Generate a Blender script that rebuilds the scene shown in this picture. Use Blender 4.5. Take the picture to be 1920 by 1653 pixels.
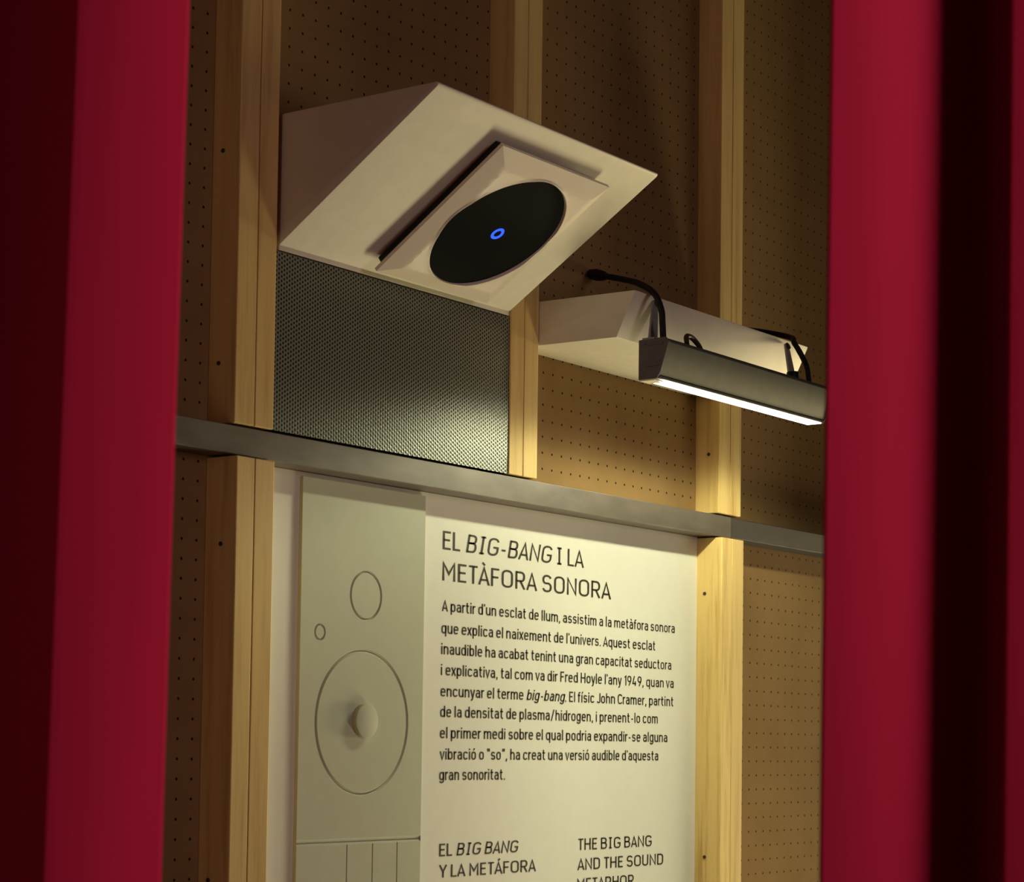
import bpy, bmesh, math, random
from mathutils import Vector, Matrix
from mathutils.geometry import tessellate_polygon

random.seed(7)
for o in list(bpy.data.objects):
    bpy.data.objects.remove(o, do_unlink=True)
SC = bpy.context.scene
COL = SC.collection
PI = math.pi

# ------------------------------------------------------------------ camera
CAM_R = Vector((0.5837, -0.8119, 0.0132))
CAM_U = Vector((-0.0537, -0.0223, 0.9983))
CAM_W = Vector((0.8102, 0.5834, 0.0566))
cd = bpy.data.cameras.new('camera')
cd.sensor_fit = 'HORIZONTAL'
cd.sensor_width = 36.0
cd.lens = 4077.86 / 1920 * 36.0
cd.shift_y = (1166.9 - 826.5) / 1920
cd.clip_start = 0.05
cd.dof.use_dof = True
cd.dof.focus_distance = 3.35
cd.dof.aperture_fstop = 15.0
cam = bpy.data.objects.new('camera', cd)
COL.objects.link(cam)
M = Matrix.Identity(4)
for i in range(3):
    M[i][0] = CAM_R[i]; M[i][1] = CAM_U[i]; M[i][2] = -CAM_W[i]
M[2][3] = 1.55
cam.matrix_world = M
SC.camera = cam

# ------------------------------------------------------------------ world, large lights, exposure
world = bpy.data.worlds.new('gallery_ambient')
SC.world = world
world.use_nodes = True
wb = world.node_tree.nodes['Background']
wb.inputs[0].default_value = (1.0, 0.72, 0.55, 1)
wb.inputs[1].default_value = 0.016
SC.view_settings.view_transform = 'Standard'
SC.view_settings.look = 'None'
SC.view_settings.exposure = 0.0
SC.view_settings.gamma = 1.0
SC.view_settings.use_curve_mapping = False


def area_light(name, loc, target, sx, sy, power, color, spread=180):
    l = bpy.data.lights.new(name, 'AREA')
    l.shape = 'RECTANGLE'; l.size = sx; l.size_y = sy
    l.energy = power; l.color = color; l.spread = math.radians(spread)
    o = bpy.data.objects.new(name, l)
    COL.objects.link(o)
    o.location = loc
    o.rotation_euler = (Vector(target) - Vector(loc)).to_track_quat('-Z', 'Y').to_euler()
    return o


# far gallery glow along the wall from the right, and a weak one from the left
area_light('gallery_glow_right', (11.5, 0.95, 1.15), (2.9, 1.9, 2.1), 1.0, 1.6, 40, (1.0, 0.80, 0.42), 60)
area_light('gallery_glow_left', (-4.5, 1.30, 1.5), (2.4, 1.9, 2.2), 0.8, 1.6, 2.2, (1.0, 0.70, 0.58), 60)
# added fill from below, standing in for bounce on the slanted box face
area_light('added_bounce_fill', (4.1, 1.42, .06), (2.6, 1.80, 2.3), 1.4, .5, 18, (1.0, 0.86, 0.52), 100)
# the room on the visitor's side of the curtain
area_light('visitor_room_light', (1.62, -1.20, 2.2), (1.05, 0.80, 1.75), 1.0, 0.9, 14, (1.0, 0.80, 0.80), 120)


# ------------------------------------------------------------------ helpers
def worldloc(o):
    v = Vector((0, 0, 0))
    while o:
        v += o.location; o = o.parent
    return v


def tag(o, label=None, cat=None, group=None, kind=None):
    if label: o['label'] = label
    if cat: o['category'] = cat
    if group: o['group'] = group
    if kind: o['kind'] = kind
    return o


def empty(name, loc, label, cat, group=None):
    o = bpy.data.objects.new(name, None)
    o.empty_display_size = 0.05
    COL.objects.link(o)
    o.location = loc
    return tag(o, label, cat, group)


def obj(name, bm, mat, parent=None, smooth=None):
    bmesh.ops.recalc_face_normals(bm, faces=bm.faces[:]) if smooth != 'keep' else None
    me = bpy.data.meshes.new(name)
    bm.to_mesh(me); bm.free()
    me.materials.append(mat)
    if smooth and smooth != 'keep':
        for p in me.polygons: p.use_smooth = True
        me.set_sharp_from_angle(angle=math.radians(smooth))
    o = bpy.data.objects.new(name, me)
    COL.objects.link(o)
    if parent:
        o.parent = parent
        o.location = -worldloc(parent)
    return o


def box(bm, x0, x1, y0, y1, z0, z1, bev=0.0, seg=2):
    b = bmesh.new()
    r = bmesh.ops.create_cube(b, size=1)
    for v in b.verts:
        v.co = Vector((x0 + (v.co.x + .5) * (x1 - x0), y0 + (v.co.y + .5) * (y1 - y0), z0 + (v.co.z + .5) * (z1 - z0)))
    if bev: bmesh.ops.bevel(b, geom=b.edges[:], offset=bev, segments=seg, affect='EDGES', profile=.5)
    merge(bm, b)


def merge(bm, b):
    m = {}
    for v in b.verts: m[v] = bm.verts.new(v.co)
    for f in b.faces:
        try: bm.faces.new([m[v] for v in f.verts])
        except ValueError: pass
    b.free()


def prism_x(bm, prof, x0, x1, bev=0.0, seg=3, bev_edges=None):
    """profile [(y,z)...] swept along x; bev_edges: profile indices whose long edge is rounded (idx -> radius)"""
    b = bmesh.new()
    A = [b.verts.new((x0, y, z)) for y, z in prof]
    B = [b.verts.new((x1, y, z)) for y, z in prof]
    n = len(prof)
    b.faces.new(A); b.faces.new(B[::-1])
    for i in range(n):
        b.faces.new((A[i], B[i], B[(i + 1) % n], A[(i + 1) % n]))
    bmesh.ops.recalc_face_normals(b, faces=b.faces[:])
    if bev_edges:
        b.edges.ensure_lookup_table()
        for i, r in bev_edges.items():
            e = b.edges.get((A[i], B[i]))
            if e: bmesh.ops.bevel(b, geom=[e], offset=r, segments=6, affect='EDGES', profile=.5)
    if bev: bmesh.ops.bevel(b, geom=b.edges[:], offset=bev, segments=seg, affect='EDGES', profile=.5, clamp_overlap=True)
    merge(bm, b)


def catmull(pts, n=8):
    P = [Vector(p) for p in pts]
    P = [P[0] * 2 - P[1]] + P + [P[-1] * 2 - P[-2]]
    out = []
    for i in range(1, len(P) - 2):
        for k in range(n):
            t = k / n
            a, b, c, d = P[i - 1], P[i], P[i + 1], P[i + 2]
            out.append(.5 * ((2 * b) + (c - a) * t + (2 * a - 5 * b + 4 * c - d) * t * t + (3 * b - a - 3 * c + d) * t ** 3))
    out.append(P[-2])
    return out


def tube(bm, pts, rad, n=10):
    P = [Vector(p) for p in pts]
    if not isinstance(rad, (list, tuple)): rad = [rad] * len(P)
    rings = []
    up = Vector((0.31, 0.2, 0.93))
    for i, p in enumerate(P):
        t = (P[min(i + 1, len(P) - 1)] - P[max(i - 1, 0)]).normalized()
        a = t.cross(up).normalized(); c = t.cross(a).normalized()
        rings.append([bm.verts.new(p + (a * math.cos(2 * PI * k / n) + c * math.sin(2 * PI * k / n)) * rad[i]) for k in range(n)])
    for i in range(len(rings) - 1):
        for k in range(n):
            bm.faces.new((rings[i][k], rings[i][(k + 1) % n], rings[i + 1][(k + 1) % n], rings[i + 1][k]))
    bm.faces.new(rings[0][::-1]); bm.faces.new(rings[-1])


def cyl(bm, c, axis, r, h, n=32, bev=0.0):
    axis = Vector(axis).normalized()
    b = bmesh.new()
    bmesh.ops.create_cone(b, cap_ends=True, segments=n, radius1=r, radius2=r, depth=h)
    if bev:
        es = [e for e in b.edges if len(e.link_faces) == 2 and any(len(f.verts) > 4 for f in e.link_faces)]
        bmesh.ops.bevel(b, geom=es, offset=bev, segments=3, affect='EDGES', profile=.5)
    R = Vector((0, 0, 1)).rotation_difference(axis).to_matrix().to_4x4()
    bmesh.ops.transform(b, matrix=Matrix.Translation(Vector(c)) @ R, verts=b.verts[:])
    merge(bm, b)


# ------------------------------------------------------------------ materials
class Nodes:
    def __init__(s, name):
        s.m = bpy.data.materials.new(name); s.m.use_nodes = True
        s.t = s.m.node_tree; s.p = s.t.nodes['Principled BSDF']
    def n(s, typ, **k):
        d = s.t.nodes.new(typ)
        for a, b in k.items(): setattr(d, a, b)
        return d
    def l(s, a, b): s.t.links.new(a, b)
    def math(s, op, a, b=None):
        d = s.n('ShaderNodeMath', operation=op)
        for i, v in enumerate((a, b)):
            if v is None: continue
            if isinstance(v, (int, float)): d.inputs[i].default_value = v
            else: s.l(v, d.inputs[i])
        return d.outputs[0]
    def noise(s, vec, scale, detail=4, rough=.5, out='Fac'):
        d = s.n('ShaderNodeTexNoise')
        d.inputs['Scale'].default_value = scale; d.inputs['Detail'].default_value = detail
        d.inputs['Roughness'].default_value = rough
        s.l(vec, d.inputs['Vector'])
        return d.outputs[out]
    def coords(s, scale=(1, 1, 1)):
        tc = s.n('ShaderNodeTexCoord'); mp = s.n('ShaderNodeMapping')
        mp.inputs['Scale'].default_value = scale
        s.l(tc.outputs['Object'], mp.inputs['Vector'])
        return mp.outputs[0]
    def ramp(s, fac, stops):
        d = s.n('ShaderNodeValToRGB')
        cr = d.color_ramp
        while len(cr.elements) < len(stops): cr.elements.new(.5)
        for e, (p, c) in zip(cr.elements, stops):
            e.position = p; e.color = (*c, 1)
        s.l(fac, d.inputs[0])
        return d.outputs[0]
    def mix(s, fac, a, b):
        d = s.n('ShaderNodeMix', data_type='RGBA')
        for i, v in ((0, fac), (6, a), (7, b)):
            if isinstance(v, (int, float)): d.inputs[i].default_value = v
            elif isinstance(v, tuple): d.inputs[i].default_value = (*v, 1)
            else: s.l(v, d.inputs[i])
        return d.outputs[2]
    def bump(s, h, strength, dist=.001):
        d = s.n('ShaderNodeBump')
        d.inputs['Strength'].default_value = strength; d.inputs['Distance'].default_value = dist
        s.l(h, d.inputs['Height']); s.l(d.outputs[0], s.p.inputs['Normal'])
    def set(s, **k):
        for a, b in k.items():
            i = s.p.inputs[a.replace('_', ' ')]
            if isinstance(b, tuple): i.default_value = (*b, 1)
            elif isinstance(b, (int, float)): i.default_value = b
            else: s.l(b, i)


def paint(name, col, rough=.5, var=.06, metallic=0.0, bump=.05, scale=40, spec=.2):
    N = Nodes(name); v = N.coords()
    N.p.inputs['Specular IOR Level'].default_value = spec
    f = N.noise(v, scale)
    lo = tuple(c * (1 - var) for c in col); hi = tuple(min(1, c * (1 + var)) for c in col)
    N.set(Base_Color=N.ramp(f, [(.3, lo), (.7, hi)]), Roughness=rough, Metallic=metallic)
    if bump: N.bump(N.noise(v, scale * 12, 2), bump, .0006)
    return N.m


def wood(name, base, dark, seed=0.0, knots=False):
    N = Nodes(name)
    tc = N.n('ShaderNodeTexCoord'); mp = N.n('ShaderNodeMapping')
    mp.inputs['Scale'].default_value = (1, 1, .055); mp.inputs['Location'].default_value = (seed, seed * .7, seed * .3)
    N.l(tc.outputs['Object'], mp.inputs['Vector'])
    v = mp.outputs[0]
    g1 = N.noise(v, 60, 3, .55); g2 = N.noise(v, 260, 3, .6)
    g = N.math('ADD', N.math('MULTIPLY', g1, .7), N.math('MULTIPLY', g2, .3))
    N.set(Base_Color=N.ramp(g, [(.34, dark), (.5, base), (.68, tuple(min(1, c * 1.08) for c in base))]), Roughness=.6)
    N.p.inputs['Specular IOR Level'].default_value = .2
    N.bump(g2, .10, .0006)
    return N.m


def pegboard_mat():
    N = Nodes('pegboard_hardboard')
    tc = N.n('ShaderNodeTexCoord'); sp = N.n('ShaderNodeSeparateXYZ')
    N.l(tc.outputs['Object'], sp.inputs[0])
    px, pz = .02727, .0261
    def cell(s, org, p):
        f = N.math('FRACT', N.math('ADD', N.math('DIVIDE', N.math('SUBTRACT', s, org), p), 100.5))
        return N.math('MULTIPLY', N.math('SUBTRACT', f, .5), p)
    a = cell(sp.outputs[0], 2.8611, px); b = cell(sp.outputs[2], 1.9974, pz)
    d = N.math('SQRT', N.math('ADD', N.math('MULTIPLY', a, a), N.math('MULTIPLY', b, b)))
    hole = N.math('LESS_THAN', d, .0020)
    v = tc.outputs['Object']
    f = N.noise(v, 8, 6, .6); g = N.noise(v, 300, 2)
    c = N.ramp(f, [(.3, (.25, .152, .058)), (.7, (.30, .19, .077))])
    c = N.mix(N.math('MULTIPLY', g, .25), c, (.20, .115, .047))
    N.set(Base_Color=N.mix(hole, c, (.012, .007, .004)), Roughness=.85)
    N.p.inputs['Specular IOR Level'].default_value = .1
    N.bump(N.math('MULTIPLY', hole, -1), .6, .002)
    return N.m


def mesh_mat():
    N = Nodes('perforated_steel')
    tc = N.n('ShaderNodeTexCoord'); sp = N.n('ShaderNodeSeparateXYZ')
    N.l(tc.outputs['Object'], sp.inputs[0])
    p = .0062; q = p * 1.732
    def cell(s, per, off):
        f = N.math('FRACT', N.math('ADD', N.math('DIVIDE', s, per), 50 + off))
        return N.math('MULTIPLY', N.math('SUBTRACT', f, .5), per)
    def lat(off):
        a = cell(sp.outputs[0], q, off); b = cell(sp.outputs[2], p, off)
        return N.math('SQRT', N.math('ADD', N.math('MULTIPLY', a, a), N.math('MULTIPLY', b, b)))
    d = N.math('MINIMUM', lat(0), lat(.5))
    hole = N.math('LESS_THAN', d, p * .30)
    N.set(Base_Color=N.mix(hole, (.25, .26, .21), (.008, .008, .007)), Roughness=.32,
          Metallic=N.math('MULTIPLY', N.math('SUBTRACT', 1, hole), .5))
    N.p.inputs['Specular IOR Level'].default_value = .3
    N.bump(N.math('MULTIPLY', N.math('MINIMUM', d, p * .42), 1), .15, 1.0)
    return N.m


def steel_mat(name, col, rough, metallic):
    N = Nodes(name)
    v = N.coords((1.5, 60, 60))
    f = N.noise(v, 4, 5, .6)
    w = N.noise(N.coords((3, 8, 8)), 4, 4)
    c = N.ramp(w, [(.3, tuple(x * .8 for x in col)), (.7, tuple(x * 1.15 for x in col))])
    N.set(Base_Color=c, Roughness=N.math('ADD', N.math('MULTIPLY', f, .2), rough - .1), Metallic=metallic)
    N.p.inputs['Specular IOR Level'].default_value = .3
    N.bump(f, .08, .0005)
    return N.m


def emit(name, col, strength):
    m = bpy.data.materials.new(name); m.use_nodes = True
    t = m.node_tree; t.nodes.clear()
    e = t.nodes.new('ShaderNodeEmission'); o = t.nodes.new('ShaderNodeOutputMaterial')
    e.inputs[0].default_value = (*col, 1); e.inputs[1].default_value = strength
    t.links.new(e.outputs[0], o.inputs[0])
    return m


def curtain_mat():
    N = Nodes('red_curtain_cloth')
    v = N.coords((1, 1, .15))
    f = N.noise(v, 14, 4); w = N.noise(N.coords(), 900, 2)
    c = N.ramp(f, [(.3, (.42, .012, .044)), (.7, (.50, .015, .053))])
    N.set(Base_Color=c, Roughness=.95)
    N.p.inputs['Specular IOR Level'].default_value = .1
    N.bump(w, .2, .0008)
    return N.m


MAT = dict(
    peg=pegboard_mat(), mesh=mesh_mat(), curtain=curtain_mat(),
    pine_a=wood('pine_front', (.665, .48, .18), (.55, .365, .12), 0.0),
    pine_b=wood('pine_side', (.645, .455, .17), (.53, .345, .11), 3.7),
    pine_c=wood('pine_grainy', (.69, .505, .19), (.51, .33, .095), 8.1),
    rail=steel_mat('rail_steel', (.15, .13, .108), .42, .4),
    rail_shaded=steel_mat('rail_steel_shaded', (.035, .032, .031), .55, .0),  # rail steel darkened: the missing lamp light is put into the colour
    board=paint('panel_print', (.76, .765, .66), .6, .015, bump=.02),
    relief=paint('relief_paint', (.47, .49, .365), .6, .02, bump=.03),
    ink=paint('printed_ink', (.035, .032, .02), .6, .02, bump=0),
    white=paint('housing_paint', (.68, .65, .52), .5, .03, bump=.05),
    spk=paint('speaker_frame_paint', (.66, .60, .50), .42, .02, bump=.02),
    black=paint('speaker_body_black', (.012, .012, .012), .6, .1),
    grille=paint('speaker_grille_cloth', (.006, .007, .006), .9, .2, scale=600, spec=.05),
    lamp=paint('lamp_grey_green', (.085, .089, .072), .5, .08, metallic=.1, bump=.1),
    lampcap=paint('lamp_end_grey', (.12, .11, .105), .5, .08, bump=.1),
    metal=paint('bracket_zinc', (.34, .32, .31), .4, .1, metallic=.5),
    cable=paint('cable_rubber', (.010, .009, .010), .55, .1),
    screw=paint('screw_head_dark', (.05, .035, .02), .5, .1),
    concrete=paint('floor_concrete', (.22, .19, .16), .7, .1, scale=3),
    led=emit('blue_led', (.022, .075, 1.0), 2.2),
    lens=emit('lit_lamp_glass', (1.0, .86, .66), 9.0),
)

# ------------------------------------------------------------------ the setting
YW = 2.004      # face of the pegboard wall
YP = 2.000      # printed face of the panel
YF = 1.955      # front of the upper posts
YL = 1.949      # front of the lower posts
bm = bmesh.new(); box(bm, -1.5, 8.0, YW, YW + .012, 0.0, 3.45); tag(obj('wall_back', bm, MAT['peg']), kind='structure')
bm = bmesh.new(); box(bm, -6, 14, -5, YW + .1, -.05, 0.0); tag(obj('floor', bm, MAT['concrete']), kind='structure')

# ------------------------------------------------------------------ timber posts
GP = 'pine posts of the wall frame'


def post(x0, xs, x1, yf, z0, z1, label, mats, screws=()):
    e = empty('timber_post', ((x0 + x1) / 2, (yf + YW) / 2, z0), label, 'post', GP)
    for a, b, m in ((x0, xs - .0007, mats[0]), (xs + .0007, x1, mats[1])):
        bm = bmesh.new(); box(bm, a, b, yf, YW, z0, z1, .0012, 2)
        obj('board', bm, MAT[m], e)
    for y, z in screws:
        bm = bmesh.new(); cyl(bm, (x0 - .0003, y, z), (1, 0, 0), .0030, .0022, 16)
        tag(obj('screw', bm, MAT['screw'], e), 'dark screw head in the pale side')
    return e


ZB = 1.9690
post(2.0859, 2.1245, 2.1617, YF, ZB, 3.30, 'pine post left of the speaker, above the rail', ('pine_a', 'pine_b'), [(1.985, 2.335), (1.985, 2.05)])
post(2.7020, 2.7390, 2.7772, YF, ZB, 3.30, 'middle pine post running down behind the white speaker box to the rail', ('pine_b', 'pine_a'))
post(3.3400, 3.3800, 3.4190, YF, ZB, 3.30, 'pine post passing behind the strip lamp, above the rail', ('pine_a', 'pine_c'), [(1.976, 2.075)])
post(2.0862, 2.1208, 2.1590, YL, 0.0, 1.9255, 'pine post below the rail, left of the text panel', ('pine_a', 'pine_b'), [(1.985, 1.37), (1.975, 1.81)])
post(3.3430, 3.3795, 3.4200, YL, 0.0, 1.9258, 'pine post below the rail, right of the text panel', ('pine_c', 'pine_a'), [(1.984, 1.826), (1.980, 1.3585)])
post(3.9600, 3.9980, 4.0380, YF, ZB, 3.30, 'pine post above the rail, hidden behind the right red curtain', ('pine_a', 'pine_b'))

# ------------------------------------------------------------------ steel rail
bm = bmesh.new()
box(bm, 0.6, 3.3905, 1.9585, YW, 1.9280, 1.9660, .0012)
tag(obj('steel_rail', bm, MAT['rail']), 'long grey steel rail crossing above the text panel', 'rail', 'steel rail lengths')
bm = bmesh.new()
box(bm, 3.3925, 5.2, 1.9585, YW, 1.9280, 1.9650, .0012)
tag(obj('steel_rail', bm, MAT['rail_shaded']), 'rail length right of the joint, shade painted into its steel, running behind the right curtain', 'rail', 'steel rail lengths')

# ------------------------------------------------------------------ stroke lettering
def arc(cx, cy, rx, ry, a0, a1, n=9, pw=2.3):
    out = []
    for i in range(n + 1):
        a = math.radians(a0 + (a1 - a0) * i / n)
        c, s = math.cos(a), math.sin(a)
        out.append((cx + rx * math.copysign(abs(c) ** (2 / pw), c), cy + ry * math.copysign(abs(s) ** (2 / pw), s)))
    return out


def stadium(w, y0, y1, k=1.05):
    r = w / 2; q = min(r * k, (y1 - y0) / 2)
    return arc(r, y1 - q, r, q, 0, 180) + arc(r, y0 + q, r, q, 180, 360) + ['closed']


def glyphs(t, title):
    h = t / 2
    W = .36
    r = W / 2; q = r * 1.05
    X = .74; xt = X - h; b = h
    G = {}
    def g(c, w, *st): G[c] = (w, list(st))
    # lower case
    g('o', W, stadium(W, b, xt))
    arch = lambda w, x=0: [(x, xt - .19)] + arc(x + w / 2, xt - w / 2, w / 2, w / 2, 180, 0) + [(x + w, 0)]
    g('n', W, [(0, 0), (0, X)], arch(W))
    g('m', .64, [(0, 0), (0, X)], arch(.32), arch(.32, .32))
    g('h', W, [(0, 0), (0, 1.02)], arch(W))
    g('u', W, [(0, X)] + arc(r, b + q, r, q, 180, 360) + [(W, b + .25)], [(W, 0), (W, X)])
    g('b', W, [(0, 0), (0, 1.02)], stadium(W, b, xt))
    g('d', W, [(W, 0), (W, 1.02)], stadium(W, b, xt))
    g('p', W, [(0, -.26), (0, X)], stadium(W, b, xt))
    g('q', W, [(W, -.26), (W, X)], stadium(W, b, xt))
    g('g', W, [(W, X), (W, -.03)] + arc(r, -.03, r, .17, 0, -165), stadium(W, b, xt))
    g('e', W, [(.0, .39), (W, .39)] + arc(r, xt - q, r, q, 0, 180) + arc(r, b + q, r, q, 180, 330))
    g('a', .34, [(.34, 0), (.34, xt - .17)] + arc(.17, xt - .17, .17, .17, 0, 155), [(.34, .43), (.17, .43)] + arc(.17, .245, .17, .185, 90, 270) + [(.34, .17)])
    g('c', .34, arc(r, xt - q, r, q, 20, 180) + arc(r, b + q, r, q, 180, 340))
    s_ = arc(.16, xt - .16, .155, .16, 20, 180)[:-1] + arc(.16, xt - .155, .155, .15, 180, 262) + arc(.16, b + .16, .165, .165, 82, 0)[0:] + arc(.16, b + .165, .165, .165, 0, -165)
    g('s', .325, s_)
    g('t', .27, [(.10, .96), (.10, .22)] + arc(.24, .22, .14, .16, 180, 270) + [(.28, b)], [(-.03, xt), (.27, xt)])
    g('f', .25, [(.27, 1.02 - h)] + arc(.23, .84, .14, .12 + .06 - h, 90, 180) + [(.09, 0)], [(-.04, xt), (.24, xt)])
    g('i', 0, [(0, 0), (0, X)], [(0, .87), (0, 1.0)])
    g('\u00ed', 0, [(0, 0), (0, X)], [(-.01, .86), (.10, 1.05)])
    g('l', 0, [(0, 0), (0, 1.02)])
    g('r', .22, [(0, 0), (0, X)], [(0, xt - .2)] + arc(.2, xt - .2, .2, .2, 180, 90) + [(.24, xt)])
    g('v', .38, [(0, X), (.19, .02), (.38, X)])
    g('x', .37, [(0, X), (.37, 0)], [(.37, X), (0, 0)])
    g('y', .38, [(0, X), (.2, .04)], [(.38, X), (.17, -.16), (.08, -.22), (.02, -.22)])
    # punctuation and digits
    g("'", 0, [(0, 1.02), (0, .80)])
    g(',', .02, [(.03, .12), (-.02, -.14)])
    g('.', .0, [(0, 0), (0, .12)])
    g('-', .22, [(0, .37), (.22, .37)])
    g('/', .30, [(0, -.05), (.30, 1.05)])
    g('\u201c', .17, [(.05, .76), (0, 1.03)], [(.20, .76), (.15, 1.03)])
    g('\u201d', .17, [(.05, 1.03), (0, .76)], [(.20, 1.03), (.15, .76)])
    g('1', .17, [(0, .82), (.17, 1 - h), (.17, 0)])
    g('9', .38, stadium(.38, .42, 1 - h), [(.38, .7), (.35, .45), (.14, 0)])
    g('4', .42, [(.20, 1), (.0, .24), (.42, .24)], [(.32, .48), (.32, 0)])
    # capitals
    T = 1 - h
    C = .44 if not title else .50
    rc = C / 2; qc = rc * .95
    g('A', .50, [(0, 0), (.25, T), (.50, 0)], [(.09, .28), (.41, .28)])
    bowl = lambda y0, y1, w: [(0, y1), (w - .17, y1)] + arc(w - .17, (y0 + y1) / 2, .17, (y1 - y0) / 2, 90, -90) + [(0, y0)]
    g('B', .43, [(0, 0), (0, 1)], bowl(.53, T, .40), bowl(b, .53, .43))
    g('C', C, arc(rc, T - qc, rc, qc, 15, 180) + arc(rc, b + qc, rc, qc, 180, 345))
    g('D', .45, [(0, 0), (0, 1)], [(0, T), (.22, T)] + arc(.22, T - .24, .23, .24, 90, 0) + arc(.22, b + .24, .23, .24, 0, -90) + [(0, b)])
    g('E', .37, [(.37, T), (0, T), (0, b), (.37, b)], [(0, .52), (.33, .52)])
    g('F', .37, [(0, 0), (0, T), (.37, T)], [(0, .50), (.33, .50)])
    g('G', C, arc(rc, T - qc, rc, qc, 15, 180) + arc(rc, b + qc, rc, qc, 180, 360) + [(C, .46), (C * .52, .46)])
    g('H', .44, [(0, 0), (0, 1)], [(.44, 0), (.44, 1)], [(0, .51), (.44, .51)])
    if title: g('I', .26, [(.13, 0), (.13, 1)], [(0, T), (.26, T)], [(0, b), (.26, b)])
    else: g('I', 0, [(0, 0), (0, 1)])
    g('J', .32, [(.32, 1), (.32, .22)] + arc(.16, .22, .16, .16, 0, -170))
    g('L', .34, [(0, 1), (0, b), (.34, b)])
    g('M', .54, [(0, 0), (0, T), (.27, .38), (.54, T), (.54, 0)])
    g('N', .46, [(0, 0), (0, T), (.46, b), (.46, 1)])
    g('O', C, stadium(C, b, T, .95))
    g('P', .42, [(0, 0), (0, 1)], bowl(.45, T, .42))
    g('R', .43, [(0, 0), (0, 1)], bowl(.46, T, .42), [(.22, .46), (.44, 0)])
    s1 = arc(.21, T - .23, .21, .23, 20, 180) + arc(.21, T - .23, .21, .22, 180, 255) + arc(.21, b + .235, .215, .235, 75, 0) + arc(.21, b + .235, .215, .235, 0, -165)
    g('S', .425, s1)
    g('T', .44, [(.22, 0), (.22, T)], [(0, T), (.44, T)])
    g('U', .44, [(0, 1)] + arc(.22, b + .22, .22, .22, 180, 360) + [(.44, 1)])
    g('Y', .46, [(0, 1), (.23, .45), (.46, 1)], [(.23, .45), (.23, 0)])
    for c, base, ac in (('\u00c0', 'A', [(.16, 1.24), (.28, 1.09)]), ('\u00c1', 'A', [(.34, 1.24), (.22, 1.09)]), ('\u00e0', 'a', [(.09, 1.04), (.20, .86)]), ('\u00f3', 'o', [(.27, 1.04), (.16, .86)])):
        w, st = G[base]; G[c] = (w, st + [ac])
    return G


def ribbon(bm, pts, t, fn):
    closed = pts[-1] == 'closed'
    if closed: pts = pts[:-1]
    P = []
    for p in pts:
        v = Vector(p)
        if not P or (v - P[-1]).length > 1e-4: P.append(v)
    if closed and (P[0] - P[-1]).length < 1e-4: P.pop()
    n = len(P); L = []; R = []
    for i in range(n):
        a = P[i - 1] if (closed or i > 0) else None
        c = P[(i + 1) % n] if (closed or i < n - 1) else None
        d1 = (P[i] - a).normalized() if a is not None else None
        d2 = (c - P[i]).normalized() if c is not None else None
        d1 = d1 or d2; d2 = d2 or d1
        n1 = Vector((-d1.y, d1.x)); n2 = Vector((-d2.y, d2.x))
        m = n1 + n2
        if m.length < 1e-5: m = n1.copy()
        m.normalize()
        k = 1 / max(.45, m.dot(n1))
        L.append(bm.verts.new(fn(P[i] + m * (t / 2 * k)))); R.append(bm.verts.new(fn(P[i] - m * (t / 2 * k))))
    for i in range(n if closed else n - 1):
        j = (i + 1) % n
        bm.faces.new((L[i], R[i], R[j], L[j]))


SB = {'A': .015, 'V': .02, 'Y': .02, 'T': .03, 'v': .03, 'x': .03, 'y': .03, 't': .05, 'f': .03, 'L': .07, 'r': .07, "'": .06, '\u00c0': .015, '\u00c1': .015, 'J': .04}


def layout(text, G, t, it):
    """strokes of one line in cap-height units; *...* is slanted"""
    x = 0; out = []; ital = False; end = 0; first = True
    for ch in text:
        if ch == '*': ital = not ital; continue
        if ch == ' ': x += .22; continue
        w, st = G[ch]
        side = SB.get(ch, .085) + t * .32
        if first: side = t / 2; first = False
        x += side
        for s in st:
            q = []
            for p in s:
                if p == 'closed': q.append(p); continue
                q.append((x + p[0] + (it * p[1] if ital else 0), p[1]))
            out.append(q)
        end = x + w + t / 2
        x += w + (SB.get(ch, .085) + t * .32 if ch not in "LrTEFC" else (.01 if ch in "LrT" else .04) + t * .3)
    return out, end


def lettering(name, lines, cap, t, title, parent, y, it=.2):
    G = glyphs(t, title)
    bm = bmesh.new()
    for text, x0, x1, z in lines:
        st, width = layout(text, G, t, it)
        kx = (x1 - x0) / width
        for s in st:
            ribbon(bm, s, t, lambda v: Vector((x0 + v.x * kx, y, z + v.y * cap)))
    return obj(name, bm, MAT['ink'], parent, smooth='keep')


# ------------------------------------------------------------------ text panel
panel = empty('text_panel', (2.75, YP, .62), 'cream printed text panel about the big bang, framed by pine posts under the rail', 'sign')
bm = bmesh.new(); box(bm, 2.1595, 3.3425, YP, YW - .0003, .62, 1.9275); obj('panel_board', bm, MAT['board'], panel)
YI = YP - .0004
lettering('title_lettering', [('EL *BIG-BANG* I LA', 2.5960, 2.979, 1.8455), ('MET\u00c0FORA SONORA', 2.5960, 3.062, 1.7983)], .0280, .105, True, panel, YI, .14)
body = ['A partir d\'un esclat de llum, assistim a la met\u00e0fora sonora', 'que explica el naixement de l\'univers. Aquest esclat',
        'inaudible ha acabat tenint una gran capacitat seductora', 'i explicativa, tal com va dir Fred Hoyle l\'any 1949, quan va',
        'encunyar el terme *big-bang*. El f\u00edsic John Cramer, partint', 'de la densitat de plasma/hidrogen, i prenent-lo com',
        'el primer medi sobre el qual podria expandir-se alguna', 'vibraci\u00f3 o \u201cso\u201d, ha creat una versi\u00f3 audible d\'aquesta', 'gran sonoritat.']
ends = [3.2675, 3.2045, 3.2570, 3.2655, 3.2660, 3.2140, 3.2460, 3.2168, 2.7640]
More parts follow.
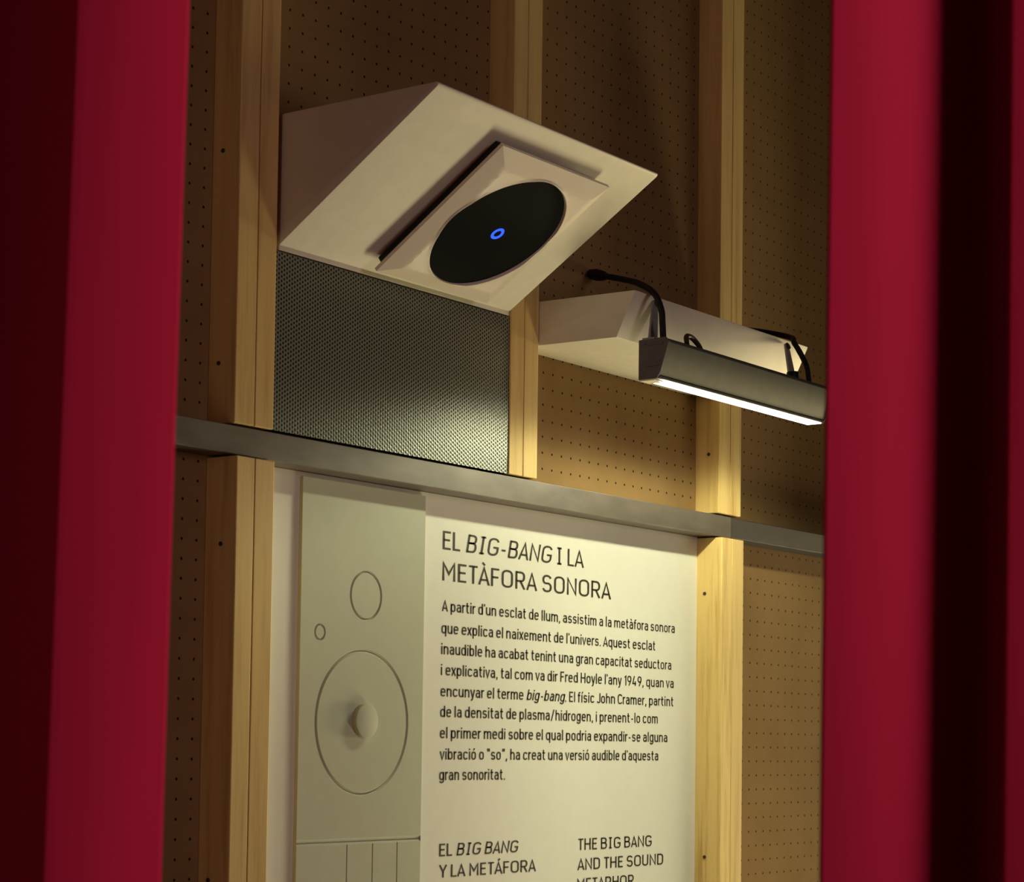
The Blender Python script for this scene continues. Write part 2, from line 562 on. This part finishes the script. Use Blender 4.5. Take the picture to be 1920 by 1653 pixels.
zs = [1.7518, 1.7183, 1.6868, 1.6552, 1.6232, 1.5922, 1.5603, 1.5283, 1.4973]
lettering('body_lettering', [(b, 2.5960, e, z) for b, e, z in zip(body, ends, zs)], .0168, .125, False, panel, YI)
lettering('spanish_heading', [('EL *BIG BANG*', 2.5985, 2.800, 1.3832), ('Y LA MET\u00c1FORA', 2.5985, 2.852, 1.3514), ('SONORA', 2.5985, 2.735, 1.3196)], .0188, .115, True, panel, YI, .14)
lettering('english_heading', [('THE BIG BANG', 2.9695, 3.198, 1.3810), ('AND THE SOUND', 2.9695, 3.236, 1.3484), ('METAPHOR', 2.9695, 3.142, 1.3158)], .0188, .115, True, panel, YI, .14)

# ------------------------------------------------------------------ relief panel with grooves
YR = 1.9940
GD = .0028      # groove depth


def relief_mesh():
    bm = bmesh.new()
    X0, X1, Z0, Z1 = 2.2685, 2.5450, .75, 1.9205
    zg, hg = 1.4120, .0044
    circ = [(2.4067, 1.5810, .1022, .0028), (2.4097, 1.7630, .0342, .0022), (2.3100, 1.7057, .0105, .0018)]
    vx = [2.3765, 2.4337, 2.4900]; hv = .0013
    cache = {}
    def V(x, z, y=YR):
        k = (round(x, 6), round(z, 6), round(y, 6))
        if k not in cache: cache[k] = bm.verts.new((x, y, z))
        return cache[k]
    def ring(cx, cz, r, n): return [(cx + r * math.cos(2 * PI * i / n), cz + r * math.sin(2 * PI * i / n)) for i in range(n)]
    def fill(outer, holes):
        polys = [[Vector((x, z, 0)) for x, z in outer]] + [[Vector((x, z, 0)) for x, z in h] for h in holes]
        flat = [p for h in polys for p in h]
        for tri in tessellate_polygon(polys):
            vs = [V(flat[i].x, flat[i].y) for i in tri]
            if len(set(vs)) == 3:
                try: bm.faces.new(vs)
                except ValueError: pass
    holes = []
    for cx, cz, r, h in circ:
        n = 96 if r > .05 else 48
        ro, ri, rm = ring(cx, cz, r + h, n), ring(cx, cz, r - h, n), ring(cx, cz, r, n)
        holes.append(ro); fill(ri, [])
        for i in range(n):
            j = (i + 1) % n
            bm.faces.new((V(*ro[i]), V(*ro[j]), V(*rm[j], YR + GD), V(*rm[i], YR + GD)))
            bm.faces.new((V(*rm[i], YR + GD), V(*rm[j], YR + GD), V(*ri[j]), V(*ri[i])))
    fill([(X0, zg + hg), (X1, zg + hg), (X1, Z1), (X0, Z1)], holes)
    # horizontal groove
    for za, zb in ((zg + hg, zg), (zg - hg, zg)):
        bm.faces.new((V(X0, za), V(X1, za), V(X1, zb, YR + GD + .0002), V(X0, zb, YR + GD + .0002)))
    xs = [X0] + [v for x in vx for v in (x - hv, x + hv)] + [X1]
    for i in range(0, len(xs), 2):
        fill([(xs[i], Z0), (xs[i + 1], Z0), (xs[i + 1], zg - hg), (xs[i], zg - hg)], [])
    for x in vx:
        for s in (-1, 1):
            bm.faces.new((V(x + s * hv, Z0), V(x + s * hv, zg - hg), V(x, zg - hg, YR + GD), V(x, Z0, YR + GD)))
    # sides
    for a, b in (((X0, Z0), (X0, Z1)), ((X0, Z1), (X1, Z1)), ((X1, Z1), (X1, Z0)), ((X1, Z0), (X0, Z0))):
        bm.faces.new([bm.verts.new((a[0], YR, a[1])), bm.verts.new((b[0], YR, b[1])), bm.verts.new((b[0], YP - .0002, b[1])), bm.verts.new((a[0], YP - .0002, a[1]))])
    bm.normal_update()
    return bm


relief = obj('relief_panel', relief_mesh(), MAT['relief'], smooth='keep')
tag(relief, 'grey-green relief panel with carved loudspeaker circles and keys, left part of the text panel', 'panel')
bm = bmesh.new(); cyl(bm, (2.4075, YR - .0040, 1.5830), (0, 1, 0), .0245, .0080, 64, .0008)
tag(obj('raised_disc', bm, MAT['relief'], relief, 30), 'round raised button in the middle of the large circle')

# ------------------------------------------------------------------ perforated metal panel
mp = empty('perforated_panel', (2.43, 1.957, ZB), 'dark perforated steel sheet under the white speaker box, fading to pale at lower right', 'panel')
bm = bmesh.new(); box(bm, 2.1625, 2.7013, 1.9570, 1.9590, ZB, 2.2125); obj('mesh_sheet', bm, MAT['mesh'], mp)
bm = bmesh.new()
for a, b in ((2.1625, 2.1725), (2.6913, 2.7013)):
    bm = bmesh.new(); box(bm, a, b, 1.959, YW, ZB, 2.2125); obj('folded_edge', bm, MAT['rail_shaded'], mp)

# ------------------------------------------------------------------ white speaker box (wedge housing)
bx = empty('speaker_box', (2.435, 1.98, 2.215), 'white wedge-shaped box between the left and middle posts, carrying the loudspeaker', 'box')
A0, A1 = 2.1690, 2.7010
bm = bmesh.new()
prof = [(YW, 2.4005), (1.6815, 2.4005), (1.9575, 2.2215), (1.9575, 2.2145), (YW, 2.2145)]
prism_x(bm, prof, A0, A1, bev_edges={1: .014}, bev=.0035, seg=3)
obj('box_shell', bm, MAT['white'], bx, 35)

SO = Vector((0, 1.9580, 2.2170)); SE = Vector((0, 1.684 - 1.958, 2.400 - 2.217)).normalized()
SN = Vector((1, 0, 0)).cross(SE).normalized()
if SN.y > 0: SN = -SN
def sl(a, b, c): return SO + Vector((a, 0, 0)) + SE * b + SN * c
SCX, SCB, HS, RC = 2.4685, .1555, .1310, .1090
spk = empty('loudspeaker', sl(SCX, SCB, 0), 'square white loudspeaker with round black grille on the slanted face of the box', 'speaker')


def slab(a, b, c0, c1, half, bev):
    b_ = bmesh.new()
    bmesh.ops.create_cube(b_, size=1)
    for v in b_.verts: v.co = Vector((v.co.x * 2 * half, v.co.y * 2 * half, c0 + (v.co.z + .5) * (c1 - c0)))
    if bev: bmesh.ops.bevel(b_, geom=b_.edges[:], offset=bev, segments=2, affect='EDGES', profile=.5)
    for v in b_.verts: v.co = sl(a + v.co.x, b + v.co.y, v.co.z)
    return b_


C_EDGE, C_TOP = .0210, .0325
obj('speaker_body', slab(SCX, SCB, .0005, .0175, HS - .008, .002), MAT['black'], spk)
bm = bmesh.new()
NT = 160; rows = []
for i in range(NT):
    th = 2 * PI * i / NT
    c, s = math.cos(th), math.sin(th)
    rs = HS / max(abs(c), abs(s))
    ring = []
    rr = [RC - .0025, RC - .0008, RC] + [RC + (rs - RC) * k / 10 for k in range(1, 11)]
    for j, r_ in enumerate(rr):
        x, y = r_ * c, r_ * s
        e = max(0, HS - max(abs(x), abs(y)))
        z = C_EDGE + (C_TOP - C_EDGE) * min(1, e / .028)
        if j == 0: z = C_EDGE + .0045
        if j in (1, 2): z = max(z, C_TOP - .002) + (.0008 if j == 1 else .0012)
        if j == 12: pass
        ring.append(bm.verts.new(sl(SCX + x, SCB + y, z)))
    ring.append(bm.verts.new(sl(SCX + rs * c, SCB + rs * s, C_EDGE - .0055)))
    ring.append(bm.verts.new(sl(SCX + .9 * rs * c, SCB + .9 * rs * s, C_EDGE - .0055)))
    rows.append(ring)
for i in range(NT):
    a, b = rows[i], rows[(i + 1) % NT]
    for j in range(len(a) - 1): bm.faces.new((a[j], a[j + 1], b[j + 1], b[j]))
tag(obj('speaker_frame', bm, MAT['spk'], spk, 14), 'white bevelled square frame')
bm = bmesh.new()
cen = bm.verts.new(sl(SCX, SCB, C_EDGE + .0095)); prev = None
for k in range(1, 9):
    r_ = (RC - .001) * k / 8
    ring = [bm.verts.new(sl(SCX + r_ * math.cos(2 * PI * i / 96), SCB + r_ * math.sin(2 * PI * i / 96), C_EDGE + .0095 - .0015 * (k / 8) ** 2)) for i in range(96)]
    for i in range(96):
        if prev: bm.faces.new((prev[i], ring[i], ring[(i + 1) % 96], prev[(i + 1) % 96]))
        else: bm.faces.new((cen, ring[i], ring[(i + 1) % 96]))
    prev = ring
gr = tag(obj('speaker_grille', bm, MAT['grille'], spk, 60), 'round black grille')
bm = bmesh.new()
n = 40; R0, R1 = .0085, .0024
rings = []
for i in range(n):
    th = 2 * PI * i / n
    rings.append([bm.verts.new(sl(SCX + (R0 + R1 * math.cos(p)) * math.cos(th), SCB + (R0 + R1 * math.cos(p)) * math.sin(th), C_EDGE + .0095 + R1 * .6 * math.sin(p))) for p in [2 * PI * k / 8 for k in range(8)]])
for i in range(n):
    for k in range(8): bm.faces.new((rings[i][k], rings[(i + 1) % n][k], rings[(i + 1) % n][(k + 1) % 8], rings[i][(k + 1) % 8]))
tag(obj('led_ring', bm, MAT['led'], gr, 60), 'small glowing blue ring')

# ------------------------------------------------------------------ white lamp box
lb = empty('lamp_box', (3.058, 1.98, 2.18), 'low white box behind the strip lamp, between the middle and right posts', 'box')
bm = bmesh.new()
prism_x(bm, [(YW, 2.2510), (1.7765, 2.2490), (1.8100, 2.1790), (1.9870, 2.1805), (YW, 2.1805)], 2.7785, 3.3380, bev=.0016, seg=2)
obj('box_shell', bm, MAT['white'], lb, 35)

# ------------------------------------------------------------------ strip lamp with its own light
lx0, lx1 = 2.780, 3.322
lamp = empty('strip_lamp', (3.05, 1.745, 2.175), 'grey lit linear strip lamp hanging in front of the low white box', 'lamp')
bm = bmesh.new()
prism_x(bm, [(1.7690, 2.1690), (1.7225, 2.1705), (1.7180, 2.1640), (1.7330, 2.1190), (1.7390, 2.1125), (1.7690, 2.1125)], lx0 + .004, lx1 - .004, bev=.0008, seg=1)
obj('lamp_body', bm, MAT['lamp'], lamp, 30)
for a, b in ((lx0, lx0 + .004), (lx1 - .004, lx1)):
    bm = bmesh.new()
    prism_x(bm, [(1.7705, 2.1705), (1.7225, 2.1720), (1.7165, 2.1645), (1.7320, 2.1180), (1.7380, 2.1095), (1.7705, 2.1095)], a, b, bev=.0008, seg=1)
    for yy, zz in ((1.762, 2.163), (1.730, 2.163), (1.762, 2.117), (1.745, 2.140)):
        cyl(bm, (a if a == lx0 else b, yy, zz), (1, 0, 0), .0026, .0016, 12)
    if a == lx0:
        box(bm, a - .0012, a + .001, 1.726, 1.752, 2.1615, 2.1640)
        box(bm, a - .0012, a + .001, 1.734, 1.758, 2.1290, 2.1320)
    obj('lamp_end_cap', bm, MAT['lampcap'], lamp, 30)
bm = bmesh.new(); box(bm, lx0 + .030, lx1 - .006, 1.7385, 1.7665, 2.1090, 2.1130, .001, 1)
tag(obj('lamp_glass', bm, MAT['lens'], lamp), 'glowing glass strip')
bm = bmesh.new()
for a, b in ((1.7350, 1.7385), (1.7665, 1.7700)): box(bm, lx0 + .004, lx1 - .004, a, b, 2.1105, 2.1135)
obj('glass_rim', bm, MAT['lamp'], lamp)
bm = bmesh.new(); box(bm, lx0 + .0005, lx0 + .027, 1.7420, 1.7690, 2.1072, 2.1100, .0008, 1)
tag(obj('end_lip', bm, MAT['white'], lamp), 'pale lip under the left end')
for bxm in (2.797, 3.246):
    bm = bmesh.new()
    p0 = Vector((bxm, 1.7560, 2.1690)); p1 = Vector((bxm + (.038 if bxm < 3 else .012), 1.7760, 2.2400))
    d = (p1 - p0)
    b_ = bmesh.new(); bmesh.ops.create_cube(b_, size=1)
    for v in b_.verts:
        w_ = .024 if v.co.z < 0 else .012
        v.co = Vector((v.co.x * w_, v.co.y * .0035, v.co.z + .5))
        v.co = p0 + Vector((v.co.x, v.co.y, 0)) + d * v.co.z
    merge(bm, b_)
    box(bm, bxm - .012, bxm + .014, 1.746, 1.7675, 2.1690, 2.1745, .0008, 1)
    br = obj('bracket', bm, MAT['metal'], lamp)
    bm = bmesh.new(); cyl(bm, p1 + Vector((0, -.002, -.003)), (0, -1, .47), .0062, .006, 20, .0008)
    obj('bolt', bm, MAT['screw'], br, 30)
bm = bmesh.new(); cyl(bm, (3.2150, 1.7400, 2.1760), (0, 0, 1), .0105, .016, 24, .002)
tag(obj('cable_gland', bm, MAT['cable'], lamp, 30), 'black rubber cable gland near the right end')
bm = bmesh.new()
tube(bm, catmull([(2.852, 1.728, 2.1720), (2.862, 1.735, 2.1860), (2.882, 1.738, 2.1880), (2.902, 1.738, 2.1800), (2.915, 1.738, 2.1690)], 6), .0042, 8)
tag(obj('wire_loop', bm, MAT['screw'], lamp, 60), 'short dark loop of wire on the lamp top')

sp = bpy.data.lights.new('strip_lamp_light', 'AREA')
sp.shape = 'RECTANGLE'; sp.size = .515; sp.size_y = .024
sp.energy = 2.85; sp.color = (1.0, 1.0, .66)
so = bpy.data.objects.new('strip_lamp_light', sp)
COL.objects.link(so)
so.parent = lamp
so.location = Vector((3.052, 1.7525, 2.1080)) - worldloc(lamp)
so.rotation_euler = (0, 0, 0)
sp.use_nodes = True
t = sp.node_tree
em = t.nodes['Emission']
ge = t.nodes.new('ShaderNodeNewGeometry'); se = t.nodes.new('ShaderNodeSeparateXYZ')
t.links.new(ge.outputs['Incoming'], se.inputs[0])
def lm(op, a, b):
    d = t.nodes.new('ShaderNodeMath'); d.operation = op
    for i, v in enumerate((a, b)):
        if v is None: continue
        if isinstance(v, (int, float)): d.inputs[i].default_value = v
        else: t.links.new(v, d.inputs[i])
    return d.outputs[0]
# wide throw lengthways, stronger straight down: the beam pattern of a wall-washing lens
wx = lm('POWER', lm('ADD', lm('SUBTRACT', 1.0, lm('MULTIPLY', se.outputs[0], se.outputs[0])), .05), -1.15)
wz = lm('MULTIPLY', lm('POWER', lm('SUBTRACT', 1.03, lm('ABSOLUTE', se.outputs[2], None)), -.95), .30)
wu = lm('DIVIDE', lm('SUBTRACT', lm('ABSOLUTE', se.outputs[2], None), .36), .16)
wl = lm('ADD', 1.0, lm('MULTIPLY', 1.6, lm('POWER', 2.718, lm('MULTIPLY', -1.0, lm('MULTIPLY', wu, wu)))))
mr = t.nodes.new('ShaderNodeMapRange'); mr.interpolation_type = 'SMOOTHSTEP'
mr.inputs['From Min'].default_value = .03; mr.inputs['From Max'].default_value = .36
t.links.new(lm('ABSOLUTE', se.outputs[2], None), mr.inputs['Value'])
t.links.new(lm('MULTIPLY', lm('MULTIPLY', lm('MULTIPLY', wx, wz), wl), mr.outputs[0]), em.inputs['Strength'])

# ------------------------------------------------------------------ cables
def cable(pts, rad, label, plug=None):
    bm = bmesh.new(); tube(bm, catmull(pts, 8), rad, 10)
    o = obj('power_cable', bm, MAT['cable'], None, 60)
    tag(o, label, 'cable', 'lamp cables')
    if plug:
        bm = bmesh.new(); tube(bm, plug[0], plug[1], 14)
        obj('plug', bm, MAT['cable'], o, 40)
    return o
cable([(2.9960, 2.0030, 2.3400), (2.9651, 1.960, 2.3264), (2.9292, 1.900, 2.3075), (2.8756, 1.832, 2.2825), (2.8130, 1.764, 2.2480), (2.7970, 1.741, 2.2180), (2.7930, 1.736, 2.1960), (2.7920, 1.734, 2.1735)], .0050,
      'thick black cable arching from the wall over the left end of the strip lamp', ([(2.9950, 2.0025, 2.3395), (2.9800, 1.981, 2.333), (2.9651, 1.960, 2.3264), (2.958, 1.948, 2.3227)], [.0085, .0100, .0085, .0055]))
cable([(3.330, 2.000, 2.300), (3.326, 1.900, 2.290), (3.2990, 1.795, 2.2625), (3.2648, 1.764, 2.2420), (3.2715, 1.752, 2.2180), (3.2700, 1.742, 2.1968), (3.2690, 1.738, 2.1712)], .0048,
      'black cable dropping to the right end of the strip lamp beside the curtain')

# ------------------------------------------------------------------ curtains
DC = 1.30
RH = Vector((CAM_R.x, CAM_R.y, 0)).normalized(); WH = Vector((CAM_W.x, CAM_W.y, 0)).normalized()


def curtain(prof, label, lean0, lean1, z0=.03, z1=3.3):
    """prof: list of smooth runs [(s, depth)...]; runs meet at sharp pleat edges"""
    line = []
    for run in prof:
        c = catmull([(a, b, 0) for a, b in run], 8)
        line += c if not line else c[1:]
    bm = bmesh.new(); rows = []
    nz = 24
    for k in range(nz + 1):
        z = z0 + (z1 - z0) * k / nz
        u = (z - 1.75)
        row = []
        for i, p in enumerate(line):
            f = i / (len(line) - 1)
            s = p.x + u * (lean0 + (lean1 - lean0) * f) + .0012 * math.sin(3.1 * z + 7 * f)
            d = p.y + .003 * math.sin(2.3 * z + 9 * f)
            q = RH * s + WH * (DC + d)
            row.append(bm.verts.new((q.x, q.y, z)))
        rows.append(row)
    for k in range(nz):
        for i in range(len(line) - 1):
            bm.faces.new((rows[k][i], rows[k][i + 1], rows[k + 1][i + 1], rows[k + 1][i]))
    o = obj('curtain', bm, MAT['curtain'], None, 40)
    m = o.modifiers.new('thickness', 'SOLIDIFY'); m.thickness = .002; m.offset = 0
    tag(o, label, 'curtain', 'red curtains')
    return o


def pleats(s, end, dep=.052):
    runs = []
    while s < end:
        runs.append([(s, -.016), (s + .03, -.018), (s + .055, -.008), (s + .08, .012), (s + .10, .036), (s + .118, dep), (s + .134, dep), (s + .147, .036), (s + .143, .014), (s + .126, -.006), (s + .123, -.016)])
        s += .123
    return runs


curtain([[(-.2035, .004), (-.221, -.002), (-.244, -.008), (-.2690, -.012)],
         [(-.2690, -.012), (-.2685, .0), (-.258, .030), (-.266, .050), (-.295, .055), (-.33, .052), (-.37, .032), (-.41, .004), (-.43, -.012)],
         [(-.43, -.012), (-.429, .005), (-.418, .035), (-.43, .05), (-.46, .052)]],
        'red curtain hanging along the left side of the view', .009, .013)
curtain([[(.1855, -.014), (.202, -.0125), (.220, -.009), (.237, -.003), (.252, .006), (.265, .018), (.278, .033), (.292, .046), (.308, .052), (.321, .046), (.318, .024), (.299, .002), (.2935, -.020)],
         [(.2935, -.020), (.32, -.022), (.345, -.012), (.37, .010), (.39, .035), (.41, .052), (.43, .054), (.445, .04), (.44, .015), (.42, -.006), (.417, -.016)]] + pleats(.417, 1.24),
        'red curtain hanging along the right side of the view', .0055, .013)
